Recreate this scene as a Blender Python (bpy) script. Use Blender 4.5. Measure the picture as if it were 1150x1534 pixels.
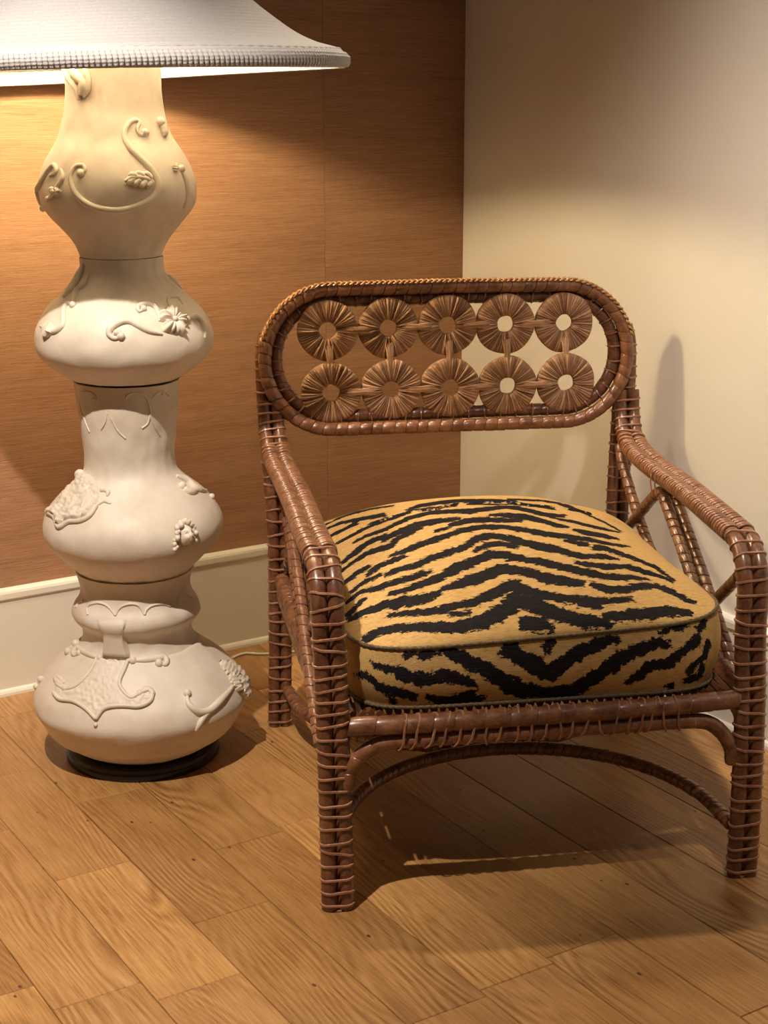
import bpy, bmesh, math, random
import numpy as np
from mathutils import Vector, Matrix, noise
from mathutils.bvhtree import BVHTree
random.seed(7); rng = np.random.default_rng(5)
for o in list(bpy.data.objects): bpy.data.objects.remove(o)
scene = bpy.context.scene
COL = scene.collection
PI = math.pi

# ------------------------------------------------------------------ camera
F_PX, PITCH, ROLL, YAW, CAM_H = 2305.0, .2632, -.0017, .5603, 1.25
def _cam_axes():
    cp, sp = math.cos(PITCH), math.sin(PITCH)
    M = np.zeros((3, 3))
    for k, d in enumerate(np.eye(3)):
        a = d[0]*math.cos(YAW) - d[1]*math.sin(YAW); b = d[0]*math.sin(YAW) + d[1]*math.cos(YAW); c = d[2]
        y = -(c*cp + b*sp); z = b*cp - c*sp
        M[:, k] = [a*math.cos(ROLL) - y*math.sin(ROLL), a*math.sin(ROLL) + y*math.cos(ROLL), z]
    return M
CM = _cam_axes()
CAM = np.array([0, 0, CAM_H])
def ray(x, y): return CM.T @ np.array([(x-575)/F_PX, (y-767)/F_PX, 1.])
def on_floor(x, y, z=0.):
    d = ray(x, y); return CAM + d*((z-CAM_H)/d[2])
cd = bpy.data.cameras.new('camera'); cam = bpy.data.objects.new('camera', cd); COL.objects.link(cam)
R = Matrix((CM[0], -CM[1], -CM[2])).transposed().to_4x4()
cam.matrix_world = Matrix.Translation(Vector(CAM)) @ R
cd.sensor_width = 36; cd.sensor_fit = 'AUTO'; cd.lens = F_PX/1534*36; cd.clip_start = .05
scene.camera = cam

# ------------------------------------------------------------------ world, lights, exposure
w = bpy.data.worlds.new('world'); scene.world = w; w.use_nodes = True
bg = w.node_tree.nodes['Background']; bg.inputs[0].default_value = (1.0, .80, .62, 1); bg.inputs[1].default_value = .065
def spot(name, loc, target, watts, col, size, angle, blend=.5):
    l = bpy.data.lights.new(name, 'SPOT'); l.energy = watts; l.color = col; l.shadow_soft_size = size
    l.spot_size = math.radians(angle); l.spot_blend = blend
    o = bpy.data.objects.new(name, l); COL.objects.link(o); o.location = loc
    o.rotation_euler = (Vector(target)-Vector(loc)).to_track_quat('-Z', 'Y').to_euler()
    return o
spot('ceiling_spot_left_offscreen', (.1, 1.4, 2.8), (.70, 2.50, .30), 365, (1, .87, .75), .02, 50, .8)
spot('ceiling_spot_right_offscreen', (1.0, .70, 2.75), (2.16, 1.45, 1.20), 310, (1, .88, .79), .05, 52, 1.)
spot('ceiling_spot_back_offscreen', (1.48, 2.72, 2.75), (1.72, 1.80, .3), 120, (1, .82, .62), .05, 42, .8)
BULB_W = 39.0
vs = scene.view_settings
vs.view_transform = 'Standard'; vs.look = 'None'; vs.gamma = 1; vs.use_curve_mapping = False; vs.exposure = 0.0

# ------------------------------------------------------------------ helpers
def link(name, me, mat=None, parent=None, smooth=None):
    o = bpy.data.objects.new(name, me); COL.objects.link(o)
    if mat is not None and not me.materials: me.materials.append(mat)
    if parent is not None: o.parent = parent
    if smooth is not None:
        me.polygons.foreach_set('use_smooth', [True]*len(me.polygons))
        if smooth < 179: me.set_sharp_from_angle(angle=math.radians(smooth))
    return o
def mesh(name, V, Fc):
    me = bpy.data.meshes.new(name); me.from_pydata([tuple(map(float, v)) for v in V], [], Fc); me.update(); return me
def tag(o, label=None, cat=None, group=None, kind=None):
    for k, v in (('label', label), ('category', cat), ('group', group), ('kind', kind)):
        if v: o[k] = v
    return o
def empty(name, loc, rz=0):
    o = bpy.data.objects.new(name, None); COL.objects.link(o); o.location = loc; o.rotation_euler = (0, 0, rz); o.empty_display_size = .05; return o
class MB:
    def __init__(s): s.v = []; s.f = []
    def add(s, V, Fc):
        n = len(s.v); s.v += [tuple(map(float, v)) for v in V]; s.f += [tuple(i+n for i in q) for q in Fc]
    def box(s, a, b):
        x0, y0, z0 = a; x1, y1, z1 = b
        s.add([(x0,y0,z0),(x1,y0,z0),(x1,y1,z0),(x0,y1,z0),(x0,y0,z1),(x1,y0,z1),(x1,y1,z1),(x0,y1,z1)],
              [(3,2,1,0),(4,5,6,7),(0,1,5,4),(1,2,6,5),(2,3,7,6),(3,0,4,7)])
    def ball(s, c, r, n=8, m=6, sq=(1,1,1)):
        V = []; Fc = []
        for i in range(m+1):
            t = PI*i/m
            for j in range(n):
                p = 2*PI*j/n; V.append((c[0]+r*sq[0]*math.sin(t)*math.cos(p), c[1]+r*sq[1]*math.sin(t)*math.sin(p), c[2]+r*sq[2]*math.cos(t)))
        for i in range(m):
            for j in range(n): Fc.append((i*n+j, (i+1)*n+j, (i+1)*n+(j+1)%n, i*n+(j+1)%n))
        s.add(V, Fc)
    def build(s, name, mat, parent=None, smooth=None): return link(name, mesh(name, s.v, s.f), mat, parent, smooth)
def catmull(P, n, closed=False):
    """even arclength resample of a centripetal-ish Catmull-Rom spline"""
    P = [np.array(p, float) for p in P]; m = len(P); out = []
    segs = m if closed else m-1
    for i in range(segs):
        if closed: a, b, c, d = P[(i-1) % m], P[i], P[(i+1) % m], P[(i+2) % m]
        else:
            b, c = P[i], P[i+1]; a = P[i-1] if i > 0 else 2*b-c; d = P[i+2] if i+2 < m else 2*c-b
        for t in np.linspace(0, 1, 16, endpoint=False):
            out.append(.5*((2*b)+(c-a)*t+(2*a-5*b+4*c-d)*t*t+(3*b-a-3*c+d)*t**3))
    if not closed: out.append(P[-1])
    else: out.append(out[0])
    return resample(np.array(out), n)
def resample(Q, n):
    s = np.concatenate([[0], np.cumsum(np.linalg.norm(np.diff(Q, axis=0), axis=1))])
    t = np.linspace(0, s[-1], n)
    return np.stack([np.interp(t, s, Q[:, k]) for k in range(Q.shape[1])], 1)
def plen(Q): return float(np.linalg.norm(np.diff(np.asarray(Q), axis=0), axis=1).sum())
def frames(Q, up=None, closed=False):
    T = np.gradient(Q, axis=0)
    if closed: T[0] = T[-1] = Q[1]-Q[-2]
    T /= np.linalg.norm(T, axis=1)[:, None]
    N = np.zeros_like(T); 
    ref = np.array(up if up is not None else (0, 0, 1.), float)
    if up is None and abs(T[0] @ ref) > .9: ref = np.array([1., 0, 0])
    n = ref
    for i in range(len(Q)):
        n = (ref if up is not None else n) ; n = n - (n @ T[i])*T[i]; n /= np.linalg.norm(n); N[i] = n
    return T, N, np.cross(T, N)
def tube(mb, Q, r, seg=10, closed=False, up=None, cap=True, slant=None, rad=None):
    """sweep; r scalar or per-ring array; slant = axial offset amplitude per ring (tilts the rings like a wound strip)"""
    Q = np.asarray(Q, float); n = len(Q); T, N, B = frames(Q, up, closed)
    r = np.full(n, r) if np.isscalar(r) else np.asarray(r)
    V = []
    for i in range(n):
        for j in range(seg):
            a = 2*PI*j/seg
            p = Q[i] + r[i]*(math.cos(a)*N[i] + math.sin(a)*B[i])
            if slant: p = p + T[i]*slant*math.cos(a+.7)
            V.append(p)
    Fc = []
    for i in range(n-1):
        for j in range(seg): Fc.append((i*seg+j, i*seg+(j+1) % seg, (i+1)*seg+(j+1) % seg, (i+1)*seg+j))
    if cap and not closed:
        Fc.append(tuple(range(seg))[::-1]); Fc.append(tuple((n-1)*seg+j for j in range(seg)))
    mb.add(V, Fc)
def wound(mb, P, r, pitch=.022, seg=12, closed=False, up=None, step=.07, slant=.004, jit=.25):
    """a cane closely wound with a flat strip: saw-tooth radius, overlapping edges"""
    step *= 1.9; L = plen(catmull(P, 200, closed)); k = max(3, int(L/pitch)); Q = catmull(P, 600, closed)
    s = np.concatenate([[0], np.cumsum(np.linalg.norm(np.diff(Q, axis=0), axis=1))])
    edges = np.linspace(0, s[-1], k+1); edges[1:-1] += (rng.random(k-1)-.5)*jit*pitch
    ts = []; rs = []
    for i in range(k):
        a, b = edges[i], edges[i+1]; lo = r*(1-step*(.3+.5*rng.random())); hi = r*(1+step*(.3+.5*rng.random()))
        for q, rr in ((.0, lo), (.10, lo*.25+hi*.75), (.5, hi*.995), (.9, hi*1.005), (.975, hi*.985)):
            ts.append(a+(b-a)*q); rs.append(rr)
    ts.append(edges[-1]); rs.append(rs[0] if closed else r*.97)
    C = np.stack([np.interp(ts, s, Q[:, c]) for c in range(3)], 1)
    tube(mb, C, np.array(rs), seg, closed, up, True, slant)

# ------------------------------------------------------------------ materials
def nmat(name, rough=.5, spec=.5, coat=0., coat_r=.2, sheen=0.):
    m = bpy.data.materials.new(name); m.use_nodes = True; nt = m.node_tree
    b = nt.nodes['Principled BSDF']; b.inputs['Roughness'].default_value = rough; b.inputs['Specular IOR Level'].default_value = spec
    b.inputs['Coat Weight'].default_value = coat; b.inputs['Coat Roughness'].default_value = coat_r; b.inputs['Sheen Weight'].default_value = sheen
    return m, nt, b
def nd(nt, typ, ins=None, **kw):
    n = nt.nodes.new(typ)
    for k, v in kw.items(): setattr(n, k, v)
    for k, v in (ins or {}).items():
        if isinstance(v, bpy.types.NodeSocket): nt.links.new(v, n.inputs[k])
        else: n.inputs[k].default_value = v
    return n
def ramp(nt, fac, stops, interp='LINEAR'):
    r = nt.nodes.new('ShaderNodeValToRGB'); r.color_ramp.interpolation = interp
    while len(r.color_ramp.elements) < len(stops): r.color_ramp.elements.new(.5)
    for e, (p, c) in zip(r.color_ramp.elements, stops): e.position = p; e.color = (*c, 1) if len(c) == 3 else c
    nt.links.new(fac, r.inputs[0]); return r.outputs[0]
def coords(nt, scale=(1,1,1), which='Object', rnd=0.):
    tc = nd(nt, 'ShaderNodeTexCoord'); mp = nd(nt, 'ShaderNodeMapping', {'Vector': tc.outputs[which], 'Scale': scale})
    if rnd:
        oi = nd(nt, 'ShaderNodeObjectInfo'); ml = nd(nt, 'ShaderNodeVectorMath', {0: (37.*rnd, 91.*rnd, 13.*rnd)}, operation='SCALE')
        nt.links.new(oi.outputs['Random'], ml.inputs['Scale']); nt.links.new(ml.outputs[0], mp.inputs['Location'])
    return mp.outputs[0]
def noise_n(nt, vec, scale, detail=3., rough=.55, dist=0.):
    return nd(nt, 'ShaderNodeTexNoise', {'Vector': vec, 'Scale': scale, 'Detail': detail, 'Roughness': rough, 'Distortion': dist}).outputs[0]
def mixc(nt, fac, a, b, blend='MIX'):
    n = nt.nodes.new('ShaderNodeMix'); n.data_type = 'RGBA'; n.blend_type = blend
    for idx, v in ((0, fac), (6, a), (7, b)):
        if isinstance(v, bpy.types.NodeSocket): nt.links.new(v, n.inputs[idx])
        else: n.inputs[idx].default_value = v if idx == 0 else (*v, 1)
    return n.outputs[2]
def bump(nt, b, h, strength=.3, dist=.002):
    n = nd(nt, 'ShaderNodeBump', {'Height': h, 'Strength': strength, 'Distance': dist}); nt.links.new(n.outputs[0], b.inputs['Normal'])
def math_n(nt, op, a, b=0., c=None):
    n = nt.nodes.new('ShaderNodeMath'); n.operation = op
    for i, v in enumerate((a, b) if c is None else (a, b, c)):
        if isinstance(v, bpy.types.NodeSocket): nt.links.new(v, n.inputs[i])
        else: n.inputs[i].default_value = v
    return n.outputs[0]
def setc(nt, b, c): nt.links.new(c, b.inputs['Base Color'])

def rattan(name, dark, mid, lite, rough=.36, coat=.35):
    m, nt, b = nmat(name, rough, .5, coat, .22)
    v = coords(nt, (1, 1, 1), rnd=1.)
    n1 = noise_n(nt, v, 38, 4, .6); n2 = noise_n(nt, v, 220, 2, .5)
    f = math_n(nt, 'ADD', math_n(nt, 'MULTIPLY', n1, .75), math_n(nt, 'MULTIPLY', n2, .25))
    setc(nt, b, ramp(nt, f, [(.33, dark), (.5, mid), (.68, lite)])); bump(nt, b, n2, .25, .0008); return m
M_CANE = rattan('rattan_cane', (.06, .020, .008), (.135, .050, .021), (.22, .092, .042))
M_WRAP = rattan('rattan_wrapping', (.095, .034, .014), (.19, .077, .034), (.30, .135, .062))
M_BIND = rattan('rattan_binding', (.18, .072, .034), (.30, .135, .068), (.40, .21, .115), .42)
M_BRAID = rattan('rattan_braid', (.20, .08, .028), (.40, .19, .07), (.58, .33, .14), .38)
def raffia():
    m, nt, b = nmat('raffia', .6, .35)
    v = coords(nt, rnd=1.)
    at = nd(nt, 'ShaderNodeAttribute', attribute_name='strand')
    f = math_n(nt, 'ADD', math_n(nt, 'MULTIPLY', at.outputs['Fac'], .55), math_n(nt, 'MULTIPLY', noise_n(nt, v, 90, 3), .45))
    setc(nt, b, ramp(nt, f, [(.1, (.17, .075, .035)), (.45, (.34, .18, .092)), (.8, (.48, .285, .16))])); return m
M_RAFFIA = raffia()
def ceramic():
    m, nt, b = nmat('ceramic', .52, .45, .08, .35)
    v = coords(nt)
    n1 = noise_n(nt, v, 9, 5, .6); n2 = noise_n(nt, v, 60, 3, .5)
    setc(nt, b, ramp(nt, n1, [(.3, (.60, .51, .40)), (.5, (.70, .615, .50)), (.72, (.76, .69, .585))]))
    bump(nt, b, math_n(nt, 'ADD', n1, math_n(nt, 'MULTIPLY', n2, .3)), .35, .004); return m
M_CERAMIC = ceramic()
def plain(name, c, rough=.5, c2=None, sc=20, spec=.4):
    m, nt, b = nmat(name, rough, spec)
    setc(nt, b, ramp(nt, noise_n(nt, coords(nt), sc, 3), [(.3, c), (.7, c2 or c)])); return m
M_BLACK = plain('dark_metal', (.012, .011, .010), .38, (.025, .022, .02))
M_CORD = plain('white_cord', (.75, .72, .66), .5)
M_BRASS = plain('brass', (.45, .30, .12), .35)
M_PAINT = plain('trim_paint', (.74, .70, .60), .42, (.78, .74, .64), 6)
def wall_cream():
    m, nt, b = nmat('cream_wallcovering', .78, .25)
    v = coords(nt, (1, 1, 1)); n = noise_n(nt, coords(nt, (1, 1, .25)), 420, 2); n2 = noise_n(nt, coords(nt, (1, 1, 6)), 160, 2)
    setc(nt, b, ramp(nt, noise_n(nt, v, 3, 3), [(.3, (.72, .665, .565)), (.7, (.75, .70, .60))]))
    bump(nt, b, math_n(nt, 'ADD', n, n2), .12, .001); return m
M_CREAM = wall_cream()
def grasscloth():
    m, nt, b = nmat('grasscloth', .62, .3, 0, .3, .15)
    n1 = noise_n(nt, coords(nt, (4., 1, 190), rnd=.2), 3.2, 4, .7); n2 = noise_n(nt, coords(nt, (14, 1, 420)), 2, 3, .6)
    n3 = noise_n(nt, coords(nt, (.7, 1, 9), rnd=.2), 2.5, 3)
    f = math_n(nt, 'ADD', math_n(nt, 'MULTIPLY', n1, .5), math_n(nt, 'ADD', math_n(nt, 'MULTIPLY', n2, .3), math_n(nt, 'MULTIPLY', n3, .2)))
    setc(nt, b, ramp(nt, f, [(.34, (.20, .095, .045)), (.5, (.335, .175, .088)), (.66, (.45, .255, .138))]))
    bump(nt, b, f, .45, .003); return m
M_GRASS = grasscloth()
def oak():
    m, nt, b = nmat('oak', .42, .4, .12, .3)
    oi = nd(nt, 'ShaderNodeObjectInfo')
    v = coords(nt, (1, 1, 1), rnd=1.)
    warp = noise_n(nt, coords(nt, (5, 1.1, 1), rnd=1.), 1.6, 3, .5)
    # growth rings: lines along the plank bent by slow noise, opening into cathedrals here and there
    sx = nd(nt, 'ShaderNodeSeparateXYZ', {0: v}).outputs[0]
    bend = noise_n(nt, coords(nt, (5.5, 1.15, 1), rnd=1.), 1., 2, .5)
    ph = math_n(nt, 'ADD', math_n(nt, 'MULTIPLY', sx, 62.), math_n(nt, 'ADD', math_n(nt, 'MULTIPLY', bend, 22.), math_n(nt, 'MULTIPLY', warp, 2.)))
    grain = math_n(nt, 'PINGPONG', ph, .5); gm = ramp(nt, noise_n(nt, coords(nt, (7, 1.6, 1), rnd=2.), 1., 2), [(.38, (.15,)*3), (.68, (1.9,)*3)]); grain = math_n(nt, 'ADD', math_n(nt, 'MULTIPLY', math_n(nt, 'SUBTRACT', grain, .25), math_n(nt, 'MULTIPLY', gm, 2.)), .5)
    fine = noise_n(nt, coords(nt, (300, 9, 1), rnd=1.), 1., 3, .65)
    pores = noise_n(nt, coords(nt, (420, 22, 1), rnd=1.), 1., 1, .5)
    mott = noise_n(nt, v, 5., 3, .6)
    f = math_n(nt, 'ADD', math_n(nt, 'MULTIPLY', grain, .15), math_n(nt, 'ADD', math_n(nt, 'MULTIPLY', fine, .56), math_n(nt, 'MULTIPLY', mott, .28)))
    c = ramp(nt, f, [(.28, (.20, .088, .026)), (.45, (.36, .185, .062)), (.58, (.46, .258, .096)), (.76, (.56, .34, .145))])
    tone = ramp(nt, oi.outputs['Random'], [(0, (.78, .74, .68)), (.35, (.95, .92, .88)), (.7, (1.05, 1.03, 1.0)), (1, (1.18, 1.16, 1.1))])
    c = mixc(nt, 1., c, tone, 'MULTIPLY')
    pk = ramp(nt, pores, [(.26, (.55, .45, .4)), (.36, (1, 1, 1))])
    c = mixc(nt, .55, c, pk, 'MULTIPLY')
    kn = nd(nt, 'ShaderNodeTexVoronoi', {'Vector': coords(nt, (1, .55, 1), rnd=1.), 'Scale': 17.}).outputs['Distance']
    c = mixc(nt, ramp(nt, kn, [(.035, (.85, .85, .85)), (.055, (0, 0, 0))]), c, (.05, .02, .01))
    setc(nt, b, c)
    bump(nt, b, math_n(nt, 'ADD', fine, pores), .12, .0008)
    nt.links.new(ramp(nt, fine, [(.3, (.34,)*3), (.7, (.48,)*3)]), b.inputs['Roughness'])
    return m
M_OAK = oak()
M_SUB = plain('joint_filler', (.035, .016, .007), .9)
def shade_mat():
    m, nt, b = nmat('shade_cloth', .8, .2, 0, .3, .2)
    n = noise_n(nt, coords(nt, (1, 1, 1)), 260, 2)
    wv = nd(nt, 'ShaderNodeTexWave', {'Vector': coords(nt), 'Scale': 55., 'Distortion': 1.5, 'Detail': 2.}, bands_direction='Z').outputs['Fac']
    setc(nt, b, ramp(nt, n, [(.3, (.52, .50, .49)), (.7, (.60, .58, .57))]))
    bump(nt, b, math_n(nt, 'ADD', math_n(nt, 'MULTIPLY', wv, .7), n), .4, .002)
    return m
M_SHADE = shade_mat()
def bulb_mat():
    m, nt, b = nmat('bulb_glow', .5)
    b.inputs['Base Color'].default_value = (1, .8, .5, 1); b.inputs['Emission Color'].default_value = (1, .79, .47, 1)
    b.inputs['Emission Strength'].default_value = BULB_W/(4*PI*PI*.042**2); return m
M_BULB = bulb_mat()
def tiger():
    m, nt, b = nmat('tiger_velvet', .9, .12, 0, .3, 0.)
    at = nd(nt, 'ShaderNodeAttribute', attribute_name='stripe').outputs['Fac']      # signed distance in metres
    n1 = noise_n(nt, coords(nt, (1, 2.2, 1)), 75, 3, .65); n2 = noise_n(nt, coords(nt, (1, 7, 7)), 130, 2, .6)
    d = math_n(nt, 'ADD', at, math_n(nt, 'ADD', math_n(nt, 'MULTIPLY', math_n(nt, 'SUBTRACT', n1, .5), .022), math_n(nt, 'MULTIPLY', math_n(nt, 'SUBTRACT', n2, .5), .010)))
    rib = noise_n(nt, coords(nt, (6, 90, 90)), 9, 2, .6)
    gold = ramp(nt, math_n(nt, 'ADD', math_n(nt, 'MULTIPLY', rib, .7), math_n(nt, 'MULTIPLY', n1, .3)), [(.3, (.34, .195, .058)), (.5, (.48, .30, .11)), (.7, (.59, .40, .17))])
    blk = ramp(nt, rib, [(.35, (.006, .005, .006)), (.65, (.018, .015, .016))])
    fac = ramp(nt, math_n(nt, 'ADD', math_n(nt, 'MULTIPLY', d, 60.), .375), [(.46, (0,)*3), (.54, (1,)*3)])
    setc(nt, b, mixc(nt, fac, blk, gold)); bump(nt, b, rib, .25, .0015); return m
M_TIGER = tiger()
M_PIPING = plain('piping_cord', (.045, .028, .014), .7, (.17, .115, .05), 300)

# ------------------------------------------------------------------ room
WALL_Y, WALL_X, TOP = 3.095, 2.168, 2.75
mb = MB(); mb.box((-2.6, -1.4, -.06), (2.3, 3.2, -.014)); floor = mb.build('floor', M_SUB); tag(floor, 'oak plank floor', kind='structure')
def plank(x0, x1, y0, y1, name='plank'):
    wx, wy, c = (x1-x0)/2-.0005, (y1-y0)/2-.0004, .0012
    V = []
    for z, k in ((-.014, 0), (-c, 0), (0, c)):
        V += [(-wx+k, -wy+k, z), (wx-k, -wy+k, z), (wx-k, wy-k, z), (-wx+k, wy-k, z)]
    Fc = [(8, 9, 10, 11)]
    for l in (0, 4):
        for i in range(4): Fc.append((l+i, l+(i+1) % 4, l+4+(i+1) % 4, l+4+i))
    o = link(name, mesh('plank', V, Fc), M_OAK, floor); o.location = ((x0+x1)/2, (y0+y1)/2, random.uniform(-.0004, .0002)); return o
PW, X0 = .1355, .8945
known = {-1: [2.235, 1.824], 0: [2.491, 1.99], 1: [2.193, 1.581], -2: [2.458, 1.88]}
for k in range(-25, 10):
    xa, xb = X0+k*PW, min(X0+(k+1)*PW, WALL_X)
    if xb-xa < .01: continue
    J = list(known.get(k, []))
    hi = J[0] if J else random.uniform(2.2, 2.9)
    step = (.42, .62) if k < 3 else (1.0, 1.5)
    if k >= 3: hi = random.uniform(2.35, 2.9)
    ys = sorted(J or [hi]); 
    while ys[-1] < WALL_Y-.25: ys.append(ys[-1]+random.uniform(*step))
    while ys[0] > -1.2: ys.insert(0, ys[0]-random.uniform(*step))
    ys = [max(-1.35, y) for y in ys if y < WALL_Y-.02]+[WALL_Y]
    for a, b_ in zip(ys[:-1], ys[1:]):
        if b_-a > .02: plank(xa, xb, a, b_)
mb = MB(); mb.box((-2.6, WALL_Y, -.06), (2.3, WALL_Y+.1, TOP)); wl = mb.build('wall_left', M_GRASS); tag(wl, kind='structure')
for a, b_ in ((-2.6, -1.85), (-1.85, -.94), (-.94, -.03), (-.03, .872), (.872, 1.782), (1.782, WALL_X)):
    mb = MB(); mb.box((-(b_-a)/2+.0004, -.0015, 0), ((b_-a)/2-.0004, .0005, TOP-.2)); o = mb.build('grasscloth_panel', M_GRASS, wl); o.location = ((a+b_)/2, WALL_Y-.0005, .2)
mb = MB(); mb.box((WALL_X, -1.4, -.06), (WALL_X+.1, WALL_Y+.1, TOP)); wr = mb.build('wall_right', M_CREAM); tag(wr, kind='structure')
prof = [(0, 0), (.016, 0), (.016, .2105), (.0185, .2125), (.0205, .2165), (.0205, .228), (.0185, .233), (.014, .236), (.008, .237), (0, .237)]
shoe = [(.016, 0), (.026, 0), (.0255, .006), (.0225, .011), (.016, .0135)]
def extrude(prof, side, a, b_):
    V = []
    for t in (a, b_):
        for d_, z in prof: V.append((t, WALL_Y-d_, z) if side == 'l' else (WALL_X-d_, t, z))
    n = len(prof); Fc = [(i, (i+1) % n, n+(i+1) % n, n+i) for i in range(n)]+[tuple(range(n)), tuple(range(2*n-1, n-1, -1))]
    return V, Fc
for nm, sd, a, b_ in (('baseboard_left', 'l', -2.6, WALL_X), ('baseboard_right', 'r', -1.4, WALL_Y)):
    mb = MB(); mb.add(*extrude(prof, sd, a, b_)); o = mb.build(nm, M_PAINT); tag(o, kind='structure')
    mb = MB(); mb.add(*extrude(shoe, sd, a, b_)); mb.build('shoe_moulding', M_PAINT, o)

# ------------------------------------------------------------------ armchair frame of reference
CH_O = Vector((1.568, 2.124, 0)); CH_RZ = math.radians(-23.01)
ca, sa = math.cos(CH_RZ), math.sin(CH_RZ)
def to_local(P):
    x, y = P[0]-CH_O.x, P[1]-CH_O.y; return np.array([x*ca+y*sa, -x*sa+y*ca, P[2]])
def dir_local(d): return np.array([d[0]*ca+d[1]*sa, -d[0]*sa+d[1]*ca, d[2]])
chair = empty('armchair', CH_O, CH_RZ)
tag(chair, 'brown rattan armchair with raffia rosettes in its oval back, standing in the corner', 'armchair')
LEG_R = .0130
def stadium_ring(half, r, wdt=.0046, th=.0018, slant=.004, seg=8):
    """one flat strip wound round two side-by-side poles (across = x, along = z)"""
    P = []
    for i in range(seg+1):
        a = -PI/2+PI*i/seg; P.append((half+r*math.cos(a), r*math.sin(a)))
    for i in range(seg+1):
        a = PI/2+PI*i/seg; P.append((-half+r*math.cos(a), r*math.sin(a)))
    n = len(P); V = []; Fc = []
    for i, (x, y) in enumerate(P):
        cx = half if x > 0 else -half
        nx, ny = (x-cx)/r, y/r
        zz = slant*math.sin(2*PI*i/n)
        for dn, dz in ((-.0004, -wdt/2), (th, -wdt*.32), (th, wdt*.32), (-.0004, wdt/2)): V.append((x+nx*dn, y+ny*dn, zz+dz))
    for i in range(n):
        for j in range(4): Fc.append((i*4+j, i*4+(j+1) % 4, ((i+1) % n)*4+(j+1) % 4, ((i+1) % n)*4+j))
    return mesh('binding', V, [f[::-1] for f in Fc])
def place_bindings(parent, Q, across, me_list, s0, s1, pitch, jit=.12, tilt=.06):
    s = np.concatenate([[0], np.cumsum(np.linalg.norm(np.diff(Q, axis=0), axis=1))]); T, N, B = frames(Q, across)
    t = s0
    while t < s1:
        P = np.array([np.interp(t, s, Q[:, c]) for c in range(3)]); i = min(len(Q)-1, int(np.searchsorted(s, t)))
        X = Vector(N[i]); Z = Vector(T[i]); Y = Z.cross(X)
        m = Matrix((X, Y, Z)).transposed().to_4x4(); m.translation = Vector(P)
        me = random.choice(me_list)
        o = bpy.data.objects.new('binding', me); COL.objects.link(o); o.parent = parent
        o.matrix_local = m @ Matrix.Rotation(random.gauss(0, tilt), 4, 'Y') @ Matrix.Rotation(random.gauss(0, tilt), 4, 'X')
        t += pitch*(1+random.uniform(-jit, jit))
def bind_set(half, r, wdt, n=3, slant=.004, th=.0018):
    L = []
    for i in range(n):
        me = stadium_ring(half, r*1.02, wdt*(.85+.3*random.random()), th, slant*(.4+random.random())*random.choice((-1, 1, 1)))
        me.materials.append(M_BIND); me.polygons.foreach_set('use_smooth', [True]*len(me.polygons)); me.set_sharp_from_angle(angle=.9); L.append(me)
    return L
def dipped_ring(half, r, wdt, th, slant):
    P = []; n = 30
    for sg in (1, -1):
        for i in range(n+1):
            x = (half+r)*math.cos(PI*i/n)*sg; ax = min(abs(x), half+r)
            un = math.sqrt(max(0, r*r-(ax-half)**2)); hull = r if ax < half else un; P.append((x, sg*(.42*hull+.58*un)))
    P = [p for i, p in enumerate(P) if i not in (n+1, 2*n+1)]; n = len(P); V = []; Fc = []
    for i, (x, y) in enumerate(P):
        a, b_ = P[i-1], P[(i+1) % n]; tx, ty = b_[0]-a[0], b_[1]-a[1]; L = math.hypot(tx, ty) or 1.; nx, ny = ty/L, -tx/L
        if nx*x+ny*y < 0: nx, ny = -nx, -ny
        zz = slant*math.sin(2*PI*i/n)
        for dn, dz in ((-.001, -wdt/2), (th*.7, -wdt*.36), (th, 0), (th*.7, wdt*.36), (-.001, wdt/2)): V.append((x+nx*dn, y+ny*dn, zz+dz))
    for i in range(n):
        for j in range(5): Fc.append((i*5+j, i*5+(j+1) % 5, ((i+1) % n)*5+(j+1) % 5, ((i+1) % n)*5+j))
    me = mesh('binding', V, Fc); me.materials.append(M_ARMBIND); me.polygons.foreach_set('use_smooth', [True]*len(me.polygons)); return me
M_ARMBIND = rattan('rattan_arm_binding', (.13, .05, .02), (.25, .108, .05), (.36, .17, .083), .34, .4)
B_LEG = bind_set(LEG_R, LEG_R, .0048); B_ARM = [dipped_ring(LEG_R, LEG_R*1.01, .0084*k, .0030, .0025*k2) for k, k2 in ((1., 1), (.92, .4), (1.06, 1.4))]; B_POST = bind_set(.0118, .0118, .0044)
def pair(name, P, r, parent=chair, n=90, mat=None, across=(1, 0, 0), wind=None):
    """two poles side by side along path P"""
    Q = catmull(P, n); mb = MB(); T, N, B = frames(Q, across)
    for s in (-1, 1):
        C = Q + N*(s*r*.99)
        if wind: wound(mb, list(resample(C, 40)), r, wind, 12, up=across, step=.06, slant=.002)
        else:
            k = len(C); rr = r*(1+.02*np.sin(np.arange(k)*1.3+s)+.012*rng.standard_normal(k))
            rr[:2] *= (.86, .97); tube(mb, C, rr, 14, up=across)
    return mb.build(name, mat or M_CANE, parent, 50), Q
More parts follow.
